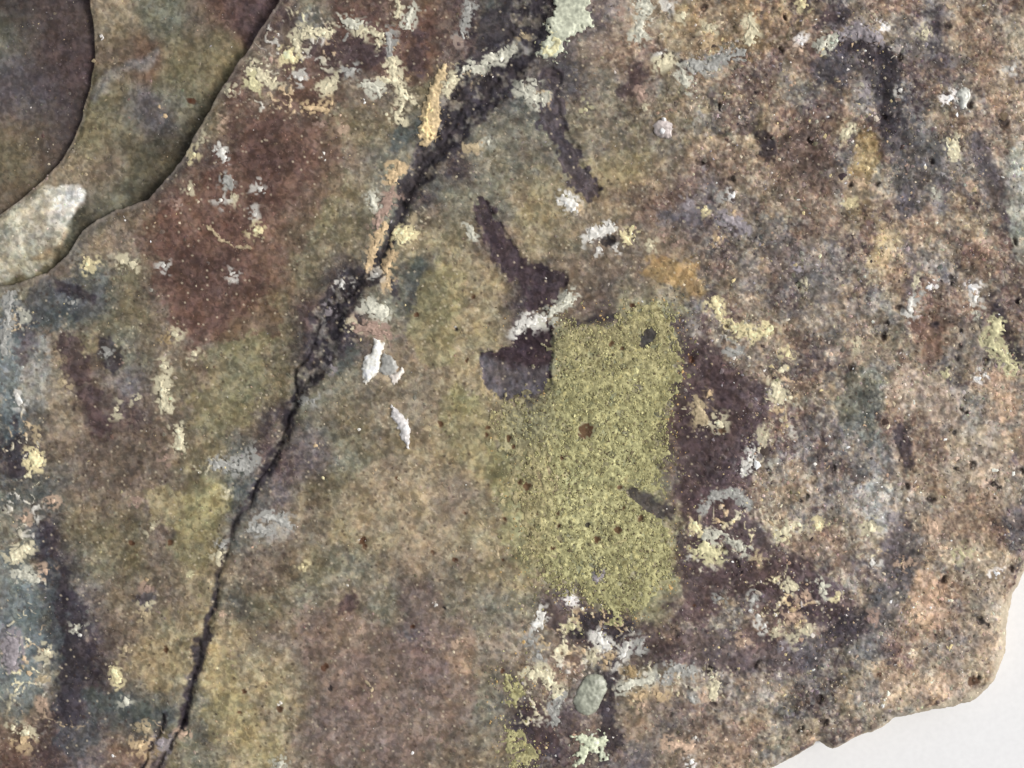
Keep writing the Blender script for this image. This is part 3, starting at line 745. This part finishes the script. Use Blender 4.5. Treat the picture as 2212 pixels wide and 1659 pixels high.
# ------------------------------------------------------------------ materials
def material(name, rough=.8, bump=.25, bscale=9000, spec=.3, var=.10, sss=0, coat=0):
    m = bpy.data.materials.new(name); m.use_nodes = True
    n = m.node_tree.nodes; l = m.node_tree.links; p = n['Principled BSDF']
    at = n.new('ShaderNodeAttribute'); at.attribute_name = 'pigment'
    tc = n.new('ShaderNodeTexCoord')
    nz = n.new('ShaderNodeTexNoise'); nz.inputs['Scale'].default_value = bscale*.35; nz.inputs['Detail'].default_value = 3
    l.new(tc.outputs['Object'], nz.inputs['Vector'])
    mr = n.new('ShaderNodeMapRange'); mr.inputs[1].default_value = .3; mr.inputs[2].default_value = .7
    mr.inputs[3].default_value = 1-var; mr.inputs[4].default_value = 1+var
    l.new(nz.outputs['Fac'], mr.inputs[0])
    vm = n.new('ShaderNodeVectorMath'); vm.operation = 'SCALE'
    l.new(at.outputs['Color'], vm.inputs[0]); l.new(mr.outputs[0], vm.inputs['Scale'])
    l.new(vm.outputs[0], p.inputs['Base Color'])
    nb = n.new('ShaderNodeTexNoise'); nb.inputs['Scale'].default_value = bscale*.25; nb.inputs['Detail'].default_value = 4
    l.new(tc.outputs['Object'], nb.inputs['Vector'])
    bp = n.new('ShaderNodeBump'); bp.inputs['Strength'].default_value = bump; bp.inputs['Distance'].default_value = 1.5*S
    l.new(nb.outputs['Fac'], bp.inputs['Height']); l.new(bp.outputs[0], p.inputs['Normal'])
    rr = n.new('ShaderNodeMapRange'); rr.inputs[3].default_value = rough-.15; rr.inputs[4].default_value = min(1, rough+.12)
    l.new(nz.outputs['Fac'], rr.inputs[0]); l.new(rr.outputs[0], p.inputs['Roughness'])
    p.inputs['Specular IOR Level'].default_value = spec
    return m
M_STONE = material('weathered_stone', .85, .35, 9000, .10)
M_LICHEN = material('lichen_crust', .95, .5, 9000, .04, .14)
M_CRUST = material('mineral_crust', .85, .4, 9000, .12)
M_QUARTZ = material('quartz', .42, .25, 7000, .5, .06)

CONTRAST = .20
def mesh_obj(name, V, F, C, mat, parent=None, label=None, smooth=True, kind=None):
    me = bpy.data.meshes.new(name)
    V = np.asarray(V, np.float32); F = np.asarray(F, np.int32); k = F.shape[1]
    me.vertices.add(len(V)); me.vertices.foreach_set('co', V.ravel())
    me.loops.add(F.size); me.loops.foreach_set('vertex_index', F.ravel())
    me.polygons.add(len(F)); me.polygons.foreach_set('loop_start', np.arange(0, F.size, k, dtype=np.int32))
    me.polygons.foreach_set('use_smooth', np.full(len(F), smooth))
    me.update(calc_edges=True)
    a = me.color_attributes.new('pigment', 'FLOAT_COLOR', 'POINT')
    cc = np.ones((len(V), 4), np.float32); C = np.asarray(C)*1.20; lum = C@np.array([.3, .5, .2]); cc[:, :3] = np.clip(C*(np.maximum(lum, .004)/.15)[:, None]**CONTRAST, .006, .86); a.data.foreach_set('color', cc.ravel())
    me.materials.append(mat); me.validate()
    o = bpy.data.objects.new(name, me); COL.objects.link(o)
    if parent: o.parent = parent
    if label: o['label'] = label
    if kind: o['kind'] = kind
    return o
def grid_mesh(name, xs, ys, X, Y, H, C, keep, mat, parent, label=None, **kw):
    """quads of the tensor grid whose four corners pass 'keep'"""
    ny, nx = X.shape
    q = keep[:-1, :-1] & keep[1:, :-1] & keep[:-1, 1:] & keep[1:, 1:]
    j, i = np.nonzero(q)
    if len(i) == 0: return None
    a = j*nx+i
    F = np.stack([a, a+nx, a+nx+1, a+1], 1)       # y grows downwards: this order faces up
    u, inv = np.unique(F, return_inverse=True)
    F = inv.reshape(-1, 4)
    V = np.stack([(X.ravel()[u]-CX)*S, (CY-Y.ravel()[u])*S, H.ravel()[u]*S], 1)
    return mesh_obj(name, V, F, C.reshape(-1, 3)[u], mat, parent, label, **kw)

# ------------------------------------------------------------------ the tabletop
me = bpy.data.meshes.new('tabletop')
z = SHEET*S; me.from_pydata([(-1.5,-1.5,z),(1.5,-1.5,z),(1.5,1.5,z),(-1.5,1.5,z)], [], [(0,1,2,3)])
tb = bpy.data.objects.new('tabletop', me); COL.objects.link(tb); tb['kind'] = 'structure'; tb['label'] = 'plain white surface under the stone'
m = bpy.data.materials.new('white_sheet'); m.use_nodes = True; n = m.node_tree.nodes; l = m.node_tree.links
p = n['Principled BSDF']; p.inputs['Roughness'].default_value = .7; p.inputs['Specular IOR Level'].default_value = .2
nz = n.new('ShaderNodeTexNoise'); nz.inputs['Scale'].default_value = 900; nz.inputs['Detail'].default_value = 5
tc = n.new('ShaderNodeTexCoord'); l.new(tc.outputs['Object'], nz.inputs['Vector'])
cr = n.new('ShaderNodeValToRGB'); cr.color_ramp.elements[0].position = .3; cr.color_ramp.elements[1].position = .7
cr.color_ramp.elements[0].color = (.80,.80,.805,1); cr.color_ramp.elements[1].color = (.84,.84,.845,1)
l.new(nz.outputs['Fac'], cr.inputs[0]); l.new(cr.outputs[0], p.inputs['Base Color'])
bp = n.new('ShaderNodeBump'); bp.inputs['Strength'].default_value = .1; bp.inputs['Distance'].default_value = .0001
l.new(nz.outputs['Fac'], bp.inputs['Height']); l.new(bp.outputs[0], p.inputs['Normal'])
me.materials.append(m)

# ------------------------------------------------------------------ the stone
rock = bpy.data.objects.new('rock', None); COL.objects.link(rock)
rock.location = (0, 0, 0); rock.empty_display_size = .02
rock['label'] = 'layered brown stone slab with green lichen patch, cracks and pale veins on white surface'
rock['category'] = 'rock'

FINE = 2.1
def axis(a0, a1, b0, b1, c=22.0):
    return np.concatenate([np.arange(b0, a0-1, c), np.arange(a0, a1, FINE), np.arange(a1+FINE, b1+c, c)])
xs = axis(-30, 2260, -560, 2420); ys = axis(-30, 1700, -600, 1940)
X, Y = np.meshgrid(xs, ys)
SD = np.where((X < 700) & (Y < 720), step_d(X, Y), 999.0); far = ~((X < 700) & (Y < 720))
SD[far] = poly_sdf(X[far], Y[far], STEP)
RD = rim_d(X, Y)
HT = h_top(X, Y, SD, RD)
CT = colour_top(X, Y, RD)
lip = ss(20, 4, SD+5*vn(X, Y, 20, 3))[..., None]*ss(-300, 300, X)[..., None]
CT = CT*(1-.35*lip) + lin((138,130,122))*.35*lip*np.exp(.1*vn(X, Y, 6, 2))[..., None]  # bright sheen along the step's lip, painted into the pigment
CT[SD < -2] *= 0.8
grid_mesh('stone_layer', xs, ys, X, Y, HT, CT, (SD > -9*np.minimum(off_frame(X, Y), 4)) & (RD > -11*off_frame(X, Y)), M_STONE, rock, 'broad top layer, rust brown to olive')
m = (X < 720) & (Y < 700)
# the two lower layers
xb = np.concatenate([np.arange(-520, -30, 22.0), np.arange(-30, 680, FINE)]); yb = np.concatenate([np.arange(-460, -30, 22.0), np.arange(-30, 660, FINE)])
XB, YB = np.meshgrid(xb, yb); HB = h_mid(XB, YB)
rb = -poly_sdf(XB, YB, OUTLINE)
ka = poly_sdf(XB, YB, EDGE_A); kc = poly_sdf(XB, YB, STEP)
grid_mesh('stone_layer', xb, yb, XB, YB, HB, colour_mid(XB, YB), (ka > -8) & (kc < 30) & (rb > 12), M_STONE, rock, 'olive brown middle layer at the upper left')
HA = h_low(XB, YB)
grid_mesh('stone_layer', xb, yb, XB, YB, HA, colour_low(XB, YB), (ka < 30) & (rb > 12), M_STONE, rock, 'dark purplish lowest layer in the corner')
# underside and outer wall of the two lower layers
P = [p for p in OUTLINE]
n = len(P); V = []; F3 = []
for (a, b) in P: V.append(((a*.985+14-CX)*S, (CY-b*.985-10)*S, (SHEET+.8)*S))
V.append((0, 0, (SHEET+.8)*S))
for i in range(n): F3.append((i, (i+1) % n, n))
mesh_obj('underside', V, F3, np.tile(lin((110,98,86)), (n+1, 1)), M_STONE, rock)
wl_pts = [p for p in OUTLINE if p[0] < 700 and p[1] < 720]
V = []; F4 = []
for i, (a, b) in enumerate(wl_pts):
    V += [((a-CX)*S, (CY-b)*S, SHEET*S), ((a-CX)*S, (CY-b)*S, -75*S), ((a+30-CX)*S, (CY-b-22)*S, -46*S)]
for i in range(len(wl_pts)-1):
    a = i*3; F4 += [(a, a+1, a+4, a+3), (a+1, a+2, a+5, a+4)]
mesh_obj('outer_edge', V, F4, np.tile(lin((100,90,84)), (len(V), 1)), M_STONE, rock)

def sample(field, x, y):
    i = np.clip(np.searchsorted(xs, x)-1, 0, len(xs)-2); j = np.clip(np.searchsorted(ys, y)-1, 0, len(ys)-2)
    fx = (x-xs[i])/(xs[i+1]-xs[i]); fy = (y-ys[j])/(ys[j+1]-ys[j])
    if field.ndim == 3: fx = fx[..., None]; fy = fy[..., None]
    return (field[j, i]*(1-fx)+field[j, i+1]*fx)*(1-fy)+(field[j+1, i]*(1-fx)+field[j+1, i+1]*fx)*fy
def surf(x, y):
    """height of whichever layer lies on top"""
    h = sample(HT, x, y)
    low = poly_sdf(x, y, STEP) < 0
    if low.any():
        hm = np.maximum(h_mid(x, y), h_low(x, y)); h = np.where(low, np.maximum(hm, h), h)
    return h

# ------------------------------------------------------------------ lichen
def lichen(P, label, seed):
    px = [p[0] for p in P]; py = [p[1] for p in P]
    x = np.arange(min(px)-76, max(px)+40, 2.0); y = np.arange(min(py)-40, min(max(py)+40, 1720), 2.0)
    LX, LY = np.meshgrid(x, y)
    s = poly_sdf(LX+9*fbm(LX, LY, 30, 4, 4)+12*vn(LX, LY, 75, 2), LY+9*fbm(LX, LY, 30, 7, 4)+12*vn(LX, LY, 75, 6), P)
    left = ss(1290, 1110, LX) if len(P) > 10 else 0*LX
    rag = 19+34*left
    n = .75*fbm(LX, LY, 12, seed, 2, .7)+.55*fbm(LX, LY, 32, 13, 2)
    s = s + rag*n*1.0 + 3*vn(LX, LY, 4.5, 3)
    s = np.maximum(s, -60)
    # holes: bare dark stone shows
    for T in ([(1405,722,13),(1390,742,7)], [(1376,840,8)], [(1290,1240,11),(1300,1228,7)], [(1362,1060,9),(1400,1085,16),(1440,1098,16)]):
        s = np.maximum(s, -(segs_sdf(LX, LY, T)+3*vn(LX, LY, 6, 5)))
    for (a, b, rr, k) in SPOTS:
        s = np.maximum(s, -(np.hypot(LX-a, LY-b)-rr*.8+2.5*vn(LX, LY, 5, 3)))
    pore = vn(LX, LY, 6.5, 11)+.6*vn(LX, LY, 13, 2)
    s = np.maximum(s, (pore-.70)*14*(.55+.5*ss(-60, -5, s)))
    t = np.clip(-s/6, 0, 1)
    f1, f2, c = worley(LX+3*vn(LX, LY, 8, 3), LY+3*vn(LX, LY, 8, 4), 9, 6)
    lift = -1.0+t*1.7+t*.9*ss(.0, .35, f2-f1)+t*.7*(c-.5)+.5*vn(LX, LY, 4.5, 2)*t
    H = surf(LX, LY)+lift
    col = grid_col(LX+20*fbm(LX, LY, 60, 6, 3), LY+20*fbm(LX, LY, 60, 9, 3))
    tgt = np.broadcast_to(lin((140,136,100)), col.shape)
    yel = ss(0, 1, np.exp(-(((LX-1270)/80)**2+((LY-1110)/90)**2))+.5*np.exp(-(((LX-1400)/40)**2+((LY-1180)/60)**2)))
    tgt = mix(tgt, lin((158,154,116)), .75*yel)
    pale = np.exp(-(((LX-1350)/35)**2+((LY-1000)/60)**2)); tgt = mix(tgt, lin((152,150,112)), .6*pale)
    grn = np.exp(-(((LX-1250)/40)**2+((LY-1030)/22)**2)); tgt = mix(tgt, lin((122,124,94)), .6*grn)
    tgt = mix(tgt, lin((134,124,96)), .6*ss(900, 700, LY))
    col = mix(col, tgt, np.clip(.88-.55*left, 0, 1)+0*LX)
    gx = LX+4*vn(LX, LY, 8, 5)+2*vn(LX, LY, 4.5, 9); gy = LY+4*vn(LX, LY, 8, 10)+2*vn(LX, LY, 4.5, 13)
    col = col*np.exp(.26*(c-.5)+.34*np.tanh(2*(.75*vn(gx, gy, 8, 2)+.55*vn(gx, gy, 4.5, 6)))+.13*fbm(LX, LY, 24, 5, 3))[..., None]
    gap = vn(LX, LY, 7, 9)*.6+vn(LX, LY, 4, 7)*.5
    col = mix(col, lin((100,90,58)), .55*ss(.25, .7, gap))
    col = mix(col, lin((196,182,124)), .4*ss(.35, .8, -gap)*(t))
    grid_mesh('lichen_patch', x, y, LX, LY, H, col, s < 1.6, M_LICHEN, rock, label)
lichen(LICHENS[0], 'large yellow green lichen crust dotted with brown', 5)
lichen(LICHENS[1], 'small green lichen crust left of the pale pebble', 5)
lichen(LICHENS[2], 'small green lichen crust at the bottom edge', 5)

# ------------------------------------------------------------------ crusts, veins and grains
FULL = dict(W='white', C='cream', Y='pale yellow', N='ochre', P='peach', K='pinkish brown', S='silver grey', M='pale mint', U='lilac grey',
            T='tan', Z='yellow green', E='mustard', V='bright white', D='grey brown')
def crust(code, pts, name='mineral_grain', thick=2.6, rag=.55, mat=None, poly=None, label=None, step=1.8, facet=False, fade=.0, rgb=None):
    rmax = max(p[2] for p in pts) if pts else 14
    px = [p[0] for p in (pts or poly)]; py = [p[1] for p in (pts or poly)]
    mg = (rmax if pts else 0)+7
    x = np.arange(min(px)-mg, max(px)+mg+step, step); y = np.arange(min(py)-mg, max(py)+mg+step, step)
    x = x[(x > -60)]; y = y[(y > -60) & (y < 1715)]
    LX, LY = np.meshgrid(x, y)
    q = rag*min(rmax, 11)
    wx = LX+q*.7*vn(LX, LY, 13, 4); wy = LY+q*.7*vn(LX, LY, 13, 8)
    s = segs_sdf(wx, wy, pts) if pts else poly_sdf(wx, wy, poly)
    s0 = s
    s = s+q*(.8*vn(LX, LY, 8, 3)+.75*vn(LX, LY, 4.4, 6))
    if pts and rag > .3:
        frag = 5*(.62-(.7*vn(LX, LY, 7, 9)+.6*vn(LX, LY, 4.6, 1)))
        s = np.minimum(s, np.maximum(frag, s0-(4+.9*rmax)))
        s = np.maximum(s, 5*(-.72-(.7*vn(LX, LY, 9, 7)+.6*vn(LX, LY, 5, 14)))*-1-8*0 if False else s)
    if rmax < 5: s = s-.6
    t = np.clip(-s/(0.5*rmax+1), 0, 1)
    lift = -1.0+(thick+1.0)*np.sqrt(t)
    if facet:
        f1, f2, c = worley(LX, LY, 17, 8); lift = lift+thick*.5*(c-.5)+thick*.35*(LX-LX.mean())/(20)*(c-.5)
    else: lift = lift+.8*vn(LX, LY, 6, 5)*t
    H = surf(LX, LY)+lift
    base = lin(rgb or CC[code])
    rc = sample(CT, LX, LY)
    col = base*np.exp(.26*vn(LX, LY, 5, 4)+.16*vn(LX, LY, 12, 7)+.12*vn(LX, LY, 3.6, 9)-.05)[..., None]
    if facet: col = col*np.exp(.35*(c-.55))[..., None]
    col = mix(col, rc, np.clip(.55-.75*np.clip(-s/4.5, 0, 1)+fade+.18*vn(LX, LY, 6, 12), 0, .85))
    return grid_mesh(name, x, y, LX, LY, H, col, s < 1.2, mat or M_CRUST, rock, label)

npart = 0
for code, pts in STROKE_LIST:
    pts = [(a, b, c*(1.12 if len(pts) > 1 else .92)) for a, b, c in pts]
    big = max(p[2] for p in pts)
    vein = len(pts) > 2
    fade = {'U': .25, 'K': .2, 'S': .18, 'D': .3, 'T': .12, 'E': .15}.get(code, .05)
    mat = M_QUARTZ if code in 'VW' else M_CRUST
    crust(code, pts, 'mineral_vein' if vein else 'mineral_grain', thick=1.1+.09*big, rag=.85 if vein else .62, mat=mat,
          label=FULL[code]+(' vein' if vein else ' grain'), fade=fade)
    npart += 1

# the pieces large enough to have a shape of their own
crust('M', None, 'quartz_patch', 5, .9, M_CRUST, poly=[(1204,-40),(1283,-40),(1279,0),(1269,33),(1283,60),(1259,70),(1233,87),(1219,112),(1203,133),(1173,127),(1159,107),(1183,83),(1179,60),(1193,33)],
      label='mint white mineral patch at the top', rgb=(170,172,154))
crust('Y', [(1166,105,5),(1190,116,13),(1205,95,10),(1186,60,4)], 'mineral_vein', 7, .6, label='cream lower tip of the mint patch', rgb=(192,186,150))
crust('N', [(960,143,7),(950,173,12),(940,200,13),(930,233,20),(930,260,23),(923,290,20),(920,306,14)], 'ochre_crust', 5, .6, label='long orange ochre crust beside the crack', fade=.24, rgb=(180,160,126))
crust('Y', [(930,225,6),(926,262,9),(922,300,11)], 'ochre_crust', 7.5, .8, label='brighter core of the ochre crust', rgb=(196,174,132))
crust('W', None, 'quartz_chip', 6, .25, M_QUARTZ, poly=[(806,727),(833,742),(822,772),(822,800),(812,812),(790,832),(783,806),(786,773),(803,760)], label='white angular quartz chip', rgb=(204,202,194), facet=True)
crust('S', None, 'quartz_chip', 4.5, .25, M_QUARTZ, poly=[(830,757),(850,772),(862,792),(853,806),(832,812),(818,800),(822,775)], label='grey quartz face beside the white chip', rgb=(146,145,140))
crust('W', None, 'quartz_chip', 5, .3, M_QUARTZ, poly=[(838,812),(856,806),(875,784),(871,806),(854,832),(846,822)], label='pinkish white quartz wing', rgb=(184,176,168))
crust('W', None, 'quartz_chip', 5, .3, M_QUARTZ, poly=[(844,866),(863,890),(882,908),(887,940),(886,972),(868,952),(864,926),(845,903)], label='lower white quartz sliver', rgb=(186,182,180), facet=True)
crust('W', [(1433,278,22)], 'quartz_crystal', 7, .25, M_QUARTZ, label='round faceted grey quartz crystal', rgb=(168,158,154), facet=True)
crust('V', [(1434,258,6)], 'quartz_crystal', 9, .3, M_QUARTZ, label='white tip of the round crystal')
crust('V', [(1430,284,9)], 'quartz_crystal', 9, .3, M_QUARTZ, label='white face of the round crystal')
crust('W', [(2078,205,15),(2082,225,11)], 'quartz_crystal', 7, .35, M_QUARTZ, label='rounded pale crystal at the upper right', rgb=(180,180,172))
crust('M', [(1284,1482,28),(1268,1516,30)], 'pebble', 9, .15, M_QUARTZ, label='grey green oval pebble set in the stone', rgb=(138,140,126))
crust('M', [(1246,1596,12),(1279,1606,15),(1306,1600,11)], 'quartz_patch', 4.5, .85, label='mint cream patch at the bottom edge', rgb=(182,186,162))
crust('M', [(1279,1606,12),(1256,1626,13),(1249,1652,9)], 'quartz_patch', 4.5, .85, label='left lobe of the bottom mint patch', rgb=(180,184,160))
crust('M', [(1300,1610,9),(1303,1640,9)], 'quartz_patch', 4, .85, label='right lobe of the bottom mint patch', rgb=(172,176,156))

# ------------------------------------------------------------------ mineral grains too many to name one by one
rs = np.random.RandomState(11)
def grains(name, label, px, py, rr, base, mat, lift, flat, SEG=5):
    n = len(px); ph = base; rot = rs.uniform(0, 6.28, n); asp = rs.uniform(.45, 1, n)
    V = np.zeros((n, SEG+1, 3))
    for i in range(SEG):
        a = 6.2832*i/SEG; rad = rr*rs.uniform(.65, 1.3, n)
        ax = np.cos(a)*rad; ay = np.sin(a)*rad*asp
        V[:, i, 0] = px+ax*np.cos(rot)-ay*np.sin(rot); V[:, i, 1] = py+ax*np.sin(rot)+ay*np.cos(rot); V[:, i, 2] = ph+lift-.7
    V[:, SEG, 0] = px+rs.uniform(-.4, .4, n)*rr; V[:, SEG, 1] = py+rs.uniform(-.4, .4, n)*rr; V[:, SEG, 2] = ph+lift+flat*rr+.4
    V = V.reshape(-1, 3); V = np.stack([(V[:, 0]-CX)*S, (CY-V[:, 1])*S, V[:, 2]*S], 1)
    b = np.arange(n)*(SEG+1)
    F = np.concatenate([np.stack([b+i, b+SEG, b+(i+1) % SEG], 1) for i in range(SEG)])
    return V, F
N = 110000
px = rs.uniform(-20, 2230, N); py = rs.uniform(-20, 1680, N)
dens = (.34+.66*rough_map(px, py))*np.clip(.75+.8*fbm(px, py, 60, 4, 3), .15, 1.4)
k = (rs.rand(N) < dens*.62) & (-poly_sdf(px, py, OUTLINE) > 12) & (np.abs(poly_sdf(px, py, STEP)) > 9)
k &= (segs_sdf(px, py, CRACK_LINE) > 5)
px, py = px[k], py[k]; n = len(px)
rough = rough_map(px, py)
rr = rs.gamma(2.6, .62, n)*(.95+.35*rough)+1.2
low = poly_sdf(px, py, STEP) < 0
loc = sample(CT, px, py); 
if low.any():
    isA = poly_sdf(px, py, EDGE_A) < 0
    loc[low] = np.where(isA[low][:, None], colour_low(px[low], py[low]), colour_mid(px[low], py[low]))
kinds = np.array([lin(c) for c in ((184,172,150),(170,148,120),(206,200,194),(150,142,132),(192,176,132),(170,142,122),(70,60,60),(64,56,60),(140,134,138))])
kc = kinds[rs.randint(0, len(kinds), n)]
nz = np.clip(crust_net(px, py)*1.0, 0, 1)*.55+.10*net_zone(px, py)
dk = np.clip(1.6-(loc@np.array([.3,.5,.2]))/.07, 0, 1)
t = np.where(rs.rand(n) < .045+.07*rough+nz+.16*dk*rough, rs.uniform(.5, 1, n), .10)[:, None]
C = (loc*np.exp(rs.normal(0, 1, n)*(.20+.16*rough))[:, None]*np.exp(rs.normal(0, .06, (n, 3))))*(1-t)+kc*t
V, F = grains('', '', px, py, rr, surf(px, py), None, 0, .16)
mesh_obj('mineral_grit', V, F, np.repeat(C, 6, 0), M_STONE, rock, 'fine multicoloured mineral grit over the whole face', smooth=False, kind='stuff')
ng = n
# granules of the lichen
N = 26000
px = rs.uniform(1050, 1520, N); py = rs.uniform(640, 1700, N)
d = np.minimum(np.minimum(poly_sdf(px, py, LICHENS[0]), poly_sdf(px, py, LICHENS[1])), poly_sdf(px, py, LICHENS[2]))
d = d+18*fbm(px, py, 34, 4, 3)
k = rs.rand(N) < np.where(d < -4, .75, np.exp(-(d+4)/np.where(px < 1150, 36., 18.))*.6)*np.clip(.25+.75*(px-1060)/170, .3, 1)
k &= (np.minimum(segs_sdf(px, py, [(1405,722,13),(1390,742,7)]), segs_sdf(px, py, [(1362,1060,9),(1400,1085,16),(1440,1098,16)])) > 0)
k &= poly_sdf(px, py, SQUARE) > 2
for (a, b, r0, kk) in SPOTS: k &= np.hypot(px-a, py-b) > r0
px, py, d = px[k], py[k], d[k]; n = len(px)
rr = rs.gamma(3, .45, n)+1.0
base = lin((142,137,100)); yy = lin((164,159,118)); gg = lin((108,100,78))
u = rs.rand(n)[:, None]
C = np.where(u < .22, gg, np.where(u > .8, yy, base))*np.exp(rs.normal(0, .16, n))[:, None]
C = np.where((d[:, None] > 3) & (rs.rand(n)[:, None] < .35), lin((168,140,96)), C)
V, F = grains('', '', px, py, rr, surf(px, py), None, np.where(d < 0, 1.4, .2), .3)
mesh_obj('lichen_granules', V, F, np.repeat(C, 6, 0), M_LICHEN, rock, 'loose yellow green granules of the lichen', smooth=False, kind='stuff')
n = (ng, n)
print('parts', npart, 'specks', n)
